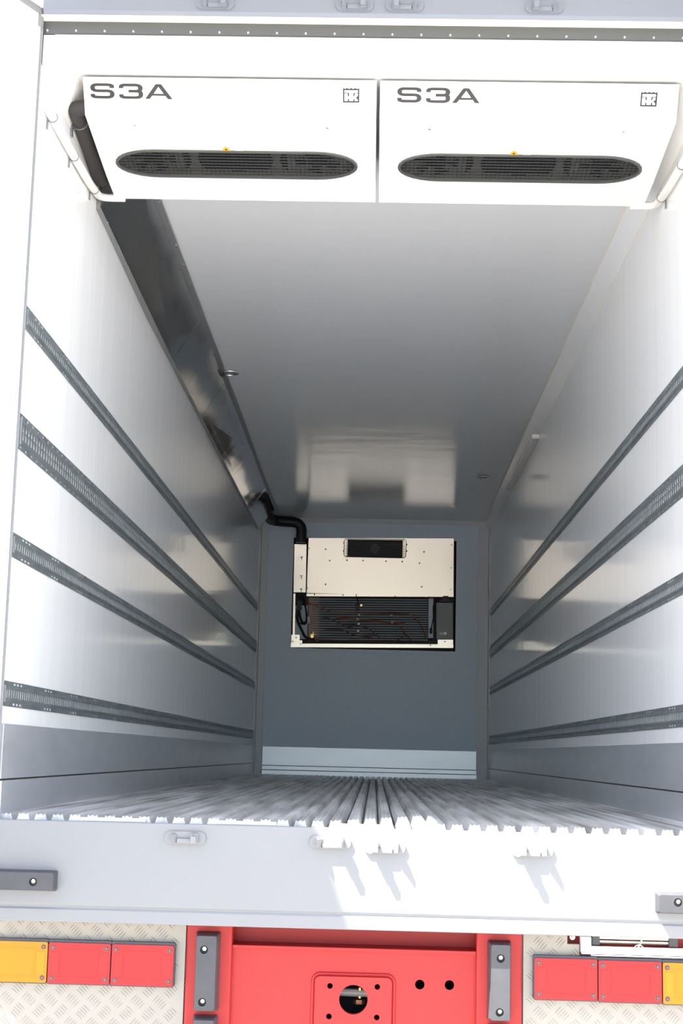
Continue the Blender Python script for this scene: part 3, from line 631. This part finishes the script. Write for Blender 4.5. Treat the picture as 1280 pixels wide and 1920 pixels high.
# ------------------------------------------------------------------ tread plates
def treadplate(name, outline, x0, x1, label):
    o = thing(name, label, 'plate', ((x0 + x1) / 2, YC, -.75))
    b = MB(); b.plate([outline], .03, face_mx(0, YC + .03, 0)); build_in(b, 'sheet', M['tread'], o)
    r_ = MB(); st = .073; k = 0
    xs = x0 + .02; row = 0; z = -.345
    def inside(x, z):
        c = False; n = len(outline)
        for i in range(n):
            (xa, za), (xb, zb) = outline[i], outline[i - 1]
            if (za > z) != (zb > z) and x < (xb - xa) * (z - za) / (zb - za) + xa: c = not c
        return c
    while z > -.93:
        x = xs + (row % 2) * st / 2; col = 0
        while x < x1 - .01:
            a = R(48 if row % 2 else -42)
            for q in range(5):
                ox = (q - 2) * .0092
                cxx, czz = x - ox * math.sin(a), z + ox * math.cos(a); ln_ = .0185 - .001 * abs(q - 2)
                d = Vector((math.cos(a), math.sin(a))); nn = Vector((-d.y, d.x)) * .0021
                if inside(cxx + d.x * .02, czz + d.y * .02) and inside(cxx - d.x * .02, czz - d.y * .02):
                    c0 = Vector((cxx, czz)); pts = [c0 + d * ln_, c0 + nn, c0 - d * ln_, c0 - nn]
                    v = [(p.x, YC - .0001, p.y) for p in pts] + [(c0.x + d.x * ln_ * .5, YC - .0016, c0.y + d.y * ln_ * .5), (c0.x - d.x * ln_ * .5, YC - .0016, c0.y - d.y * ln_ * .5)]
                    r_.add(v, [(0, 1, 4), (1, 2, 5), (1, 5, 4), (2, 3, 5), (3, 0, 4), (3, 4, 5), (0, 3, 2, 1)])
            x += st
        z -= .0375; row += 1
    tag(build_in(r_, 'tread_pattern', M['tread'], o), kind='stuff'); return o
treadplate('tread_plate', rect(-1.30, -.580, -.95, -.30), -1.30, -.58, 'five bar aluminium tread plate left of the red chassis, behind three lamps')
treadplate('tread_plate', [(.549, -.95), (1.30, -.95), (1.30, -.4185), (.735, -.4185), (.735, -.383), (.695, -.383), (.695, -.30), (.549, -.30)], .549, 1.30, 'five bar aluminium tread plate right of the red chassis, cut out for the latch')

# ------------------------------------------------------------------ tail lamps
def lamp(x0, zt, col, label):
    w_, h_ = .2075, .1315
    o = thing('tail_lamp', label, 'lamp', (x0 + w_ / 2, YC, zt - h_ / 2), 'rectangular tail lamps')
    b = MB(); b.plate([rect(x0 - .0035, x0 + w_ + .0035, zt - h_ - .004, zt + .008, .008)], .024, face_mx(0, YC - .0002, 0)); build_in(b, 'lamp_housing', M['lamp_body'], o, bevel=.002)
    b = MB(); b.plate([rect(x0, x0 + w_, zt - h_, zt, .007)], .010, face_mx(0, YC - .020, 0)); lens = build_in(b, 'lens', M['lens_' + col], o, bevel=.0025)
    for xa in (x0 + .008, x0 + w_ - .036):
        b = MB(); b.plate([rect(xa, xa + .028, zt - .105, zt - .030, .001)], .0011, face_mx(0, YC - .030, 0)); q_ = b.build('reflector', M['reflector_' + col], None); q_.parent = lens
    b = MB(); b.plate([rect(x0 + .040, x0 + w_ - .040, zt - .112, zt - .020, .001), rect(x0 + .042, x0 + w_ - .042, zt - .110, zt - .022, .001)], .0009, face_mx(0, YC - .030, 0)); q_ = b.build('lens_rib', M['reflector_' + col], None); q_.parent = lens
    for xa in (x0 + .014, x0 + w_ - .014):
        for za in (zt - .016, zt - h_ + .016):
            b = MB(); b.torus((xa, YC - .0302, za), (0, 1, 0), .0068, .0016, 16, 6); b.cyl((xa, YC - .030, za), (0, -1, 0), .0052, .0025, 10, .004); build_in(b, 'screw', M['screw'], o)
    return o
lamp(-1.2445, -.419, 'amber', 'amber tail lamp at the left end of the lamp row')
lamp(-1.0335, -.4195, 'red', 'red tail lamp between amber lamp and another red on the left plate')
lamp(-.8220, -.4200, 'red', 'red tail lamp on the left plate nearest the red chassis')
lamp(.5830, -.4265, 'red', 'red tail lamp on the right plate nearest the red chassis')
lamp(.7945, -.4285, 'red', 'red tail lamp on the right plate under the zinc latch bar')
lamp(1.0060, -.4305, 'amber', 'amber tail lamp at the right end of the lamp row')

# ------------------------------------------------------------------ rubber buffers
def buffer(x0, x1, z0, z1, y, label, holes, ins=.008, d=.07, group='rubber buffers'):
    o = thing('rubber_buffer', label, 'buffer', ((x0 + x1) / 2, y, (z0 + z1) / 2), group)
    mx = face_mx(0, y - .0003, 0)
    b = MB(); b.frustum(x0, x1, z0, z1, ins, d * .8, mx); build_in(b, 'rubber_block', M['rubber'], o, bevel=.006, seg=3)
    i = ins + .001
    b = MB(); b.plate([rect(x0 + i, x1 - i, z0 + i, z1 - i, .006)] + [circ(hx, hz, .0135, 20) for hx, hz in holes], d * .2, face_mx(0, y - d * .8, 0)); build_in(b, 'front_pad', M['rubber'], o, bevel=.0025)
    for hx, hz in holes:
        b = MB(); b.cyl((hx, y - d * .79, hz), (0, -1, 0), .0125, .002, 18); q_ = build_in(b, 'washer', M['black'], o)
        b = MB(); b.cyl((hx + .001, y - d * .79, hz + .003), (0, -1, 0), .0078, .010, 6); build_in(b, 'bolt', M['bolt'], o, bevel=.001)
    return o
buffer(-.545, -.461, -.628, -.372, YC, 'upper vertical rubber buffer on the left red channel', ((-.510, -.425), (-.510, -.592)))
buffer(-.545, -.461, -.900, -.640, YC, 'vertical rubber buffer cut by the frame below another on the left channel', ((-.510, -.70), (-.510, -.85)))
buffer(.428, .508, -.632, -.375, YC, 'vertical rubber buffer on the right red channel', ((.468, -.427), (.466, -.598)))
buffer(.428, .508, -.900, -.644, YC, 'second vertical rubber buffer below the one on the right channel', ((.468, -.70), (.466, -.85)))
buffer(-1.222, -1.000, -.247, -.178, -.06, 'horizontal rubber buffer on the left end of the white sill', ((-1.073, -.215),), .006, .045)
buffer(.968, 1.222, -.266, -.196, -.06, 'horizontal rubber buffer on the right end of the white sill', ((1.035, -.226),), .006, .045)

# ------------------------------------------------------------------ latch bar under the right end of the sill
o = thing('latch_bar', 'zinc plated latch bar in the cutout of the right tread plate', 'latch', (.95, YC, -.37))
b = MB(); b.box(.697, 1.30, YC - .028, YC + .05, -.3525, -.3465); build_in(b, 'top_angle', M['zinc'], o)
b = MB(); b.box(.697, 1.30, YC - .030, YC - .024, -.3475, -.330); build_in(b, 'top_rail', M['lamp_body'], o)
b = MB(); b.box(.69, 1.30, YC + .05, YC + .06, -.42, -.30); o2 = build_in(b, 'recess_back', M['red'], o)
b = MB(); b.box(.738, .771, YC - .030, YC + .02, -.410, -.354); build_in(b, 'clevis', M['casing'], o, bevel=.004)
b = MB(); b.box(.772, 1.30, YC - .012, YC + .05, -.417, -.411); b.box(.772, 1.30, YC - .012, YC - .006, -.413, -.386); build_in(b, 'lower_rail', M['zinc'], o)
for z in (-.360, -.3745):
    b = MB(); b.cyl((.79, YC + .012, z), (1, 0, 0), .0058, .27, 10); build_in(b, 'rod', M['zinc'], o, smooth=True)
for x0, x1 in ((.776, .803), (1.032, 1.062)):
    b = MB(); b.box(x0, x1, YC - .004, YC + .028, -.385, -.3535); build_in(b, 'rubber_end', M['rubber'], o, bevel=.003)
b = MB(); b.tube([(.944, YC + .0, -.352), (.940, YC - .008, -.366), (.928, YC - .014, -.385), (.914, YC - .016, -.404)], .0032, 8, .01); build_in(b, 'pin', M['zinc'], o, smooth=True)
b = MB(); b.torus((.930, YC - .015, -.393), (.2, 1, .2), .016, .0018, 24, 6); build_in(b, 'split_ring', M['zinc'], o, smooth=True)
b = MB(); b.cyl((.714, YC + .045, -.362), (0, -1, 0), .010, .03, 6); b.cyl((.714, YC + .045, -.362), (0, -1, 0), .005, .05, 8); build_in(b, 'bolt', M['bolt'], o)
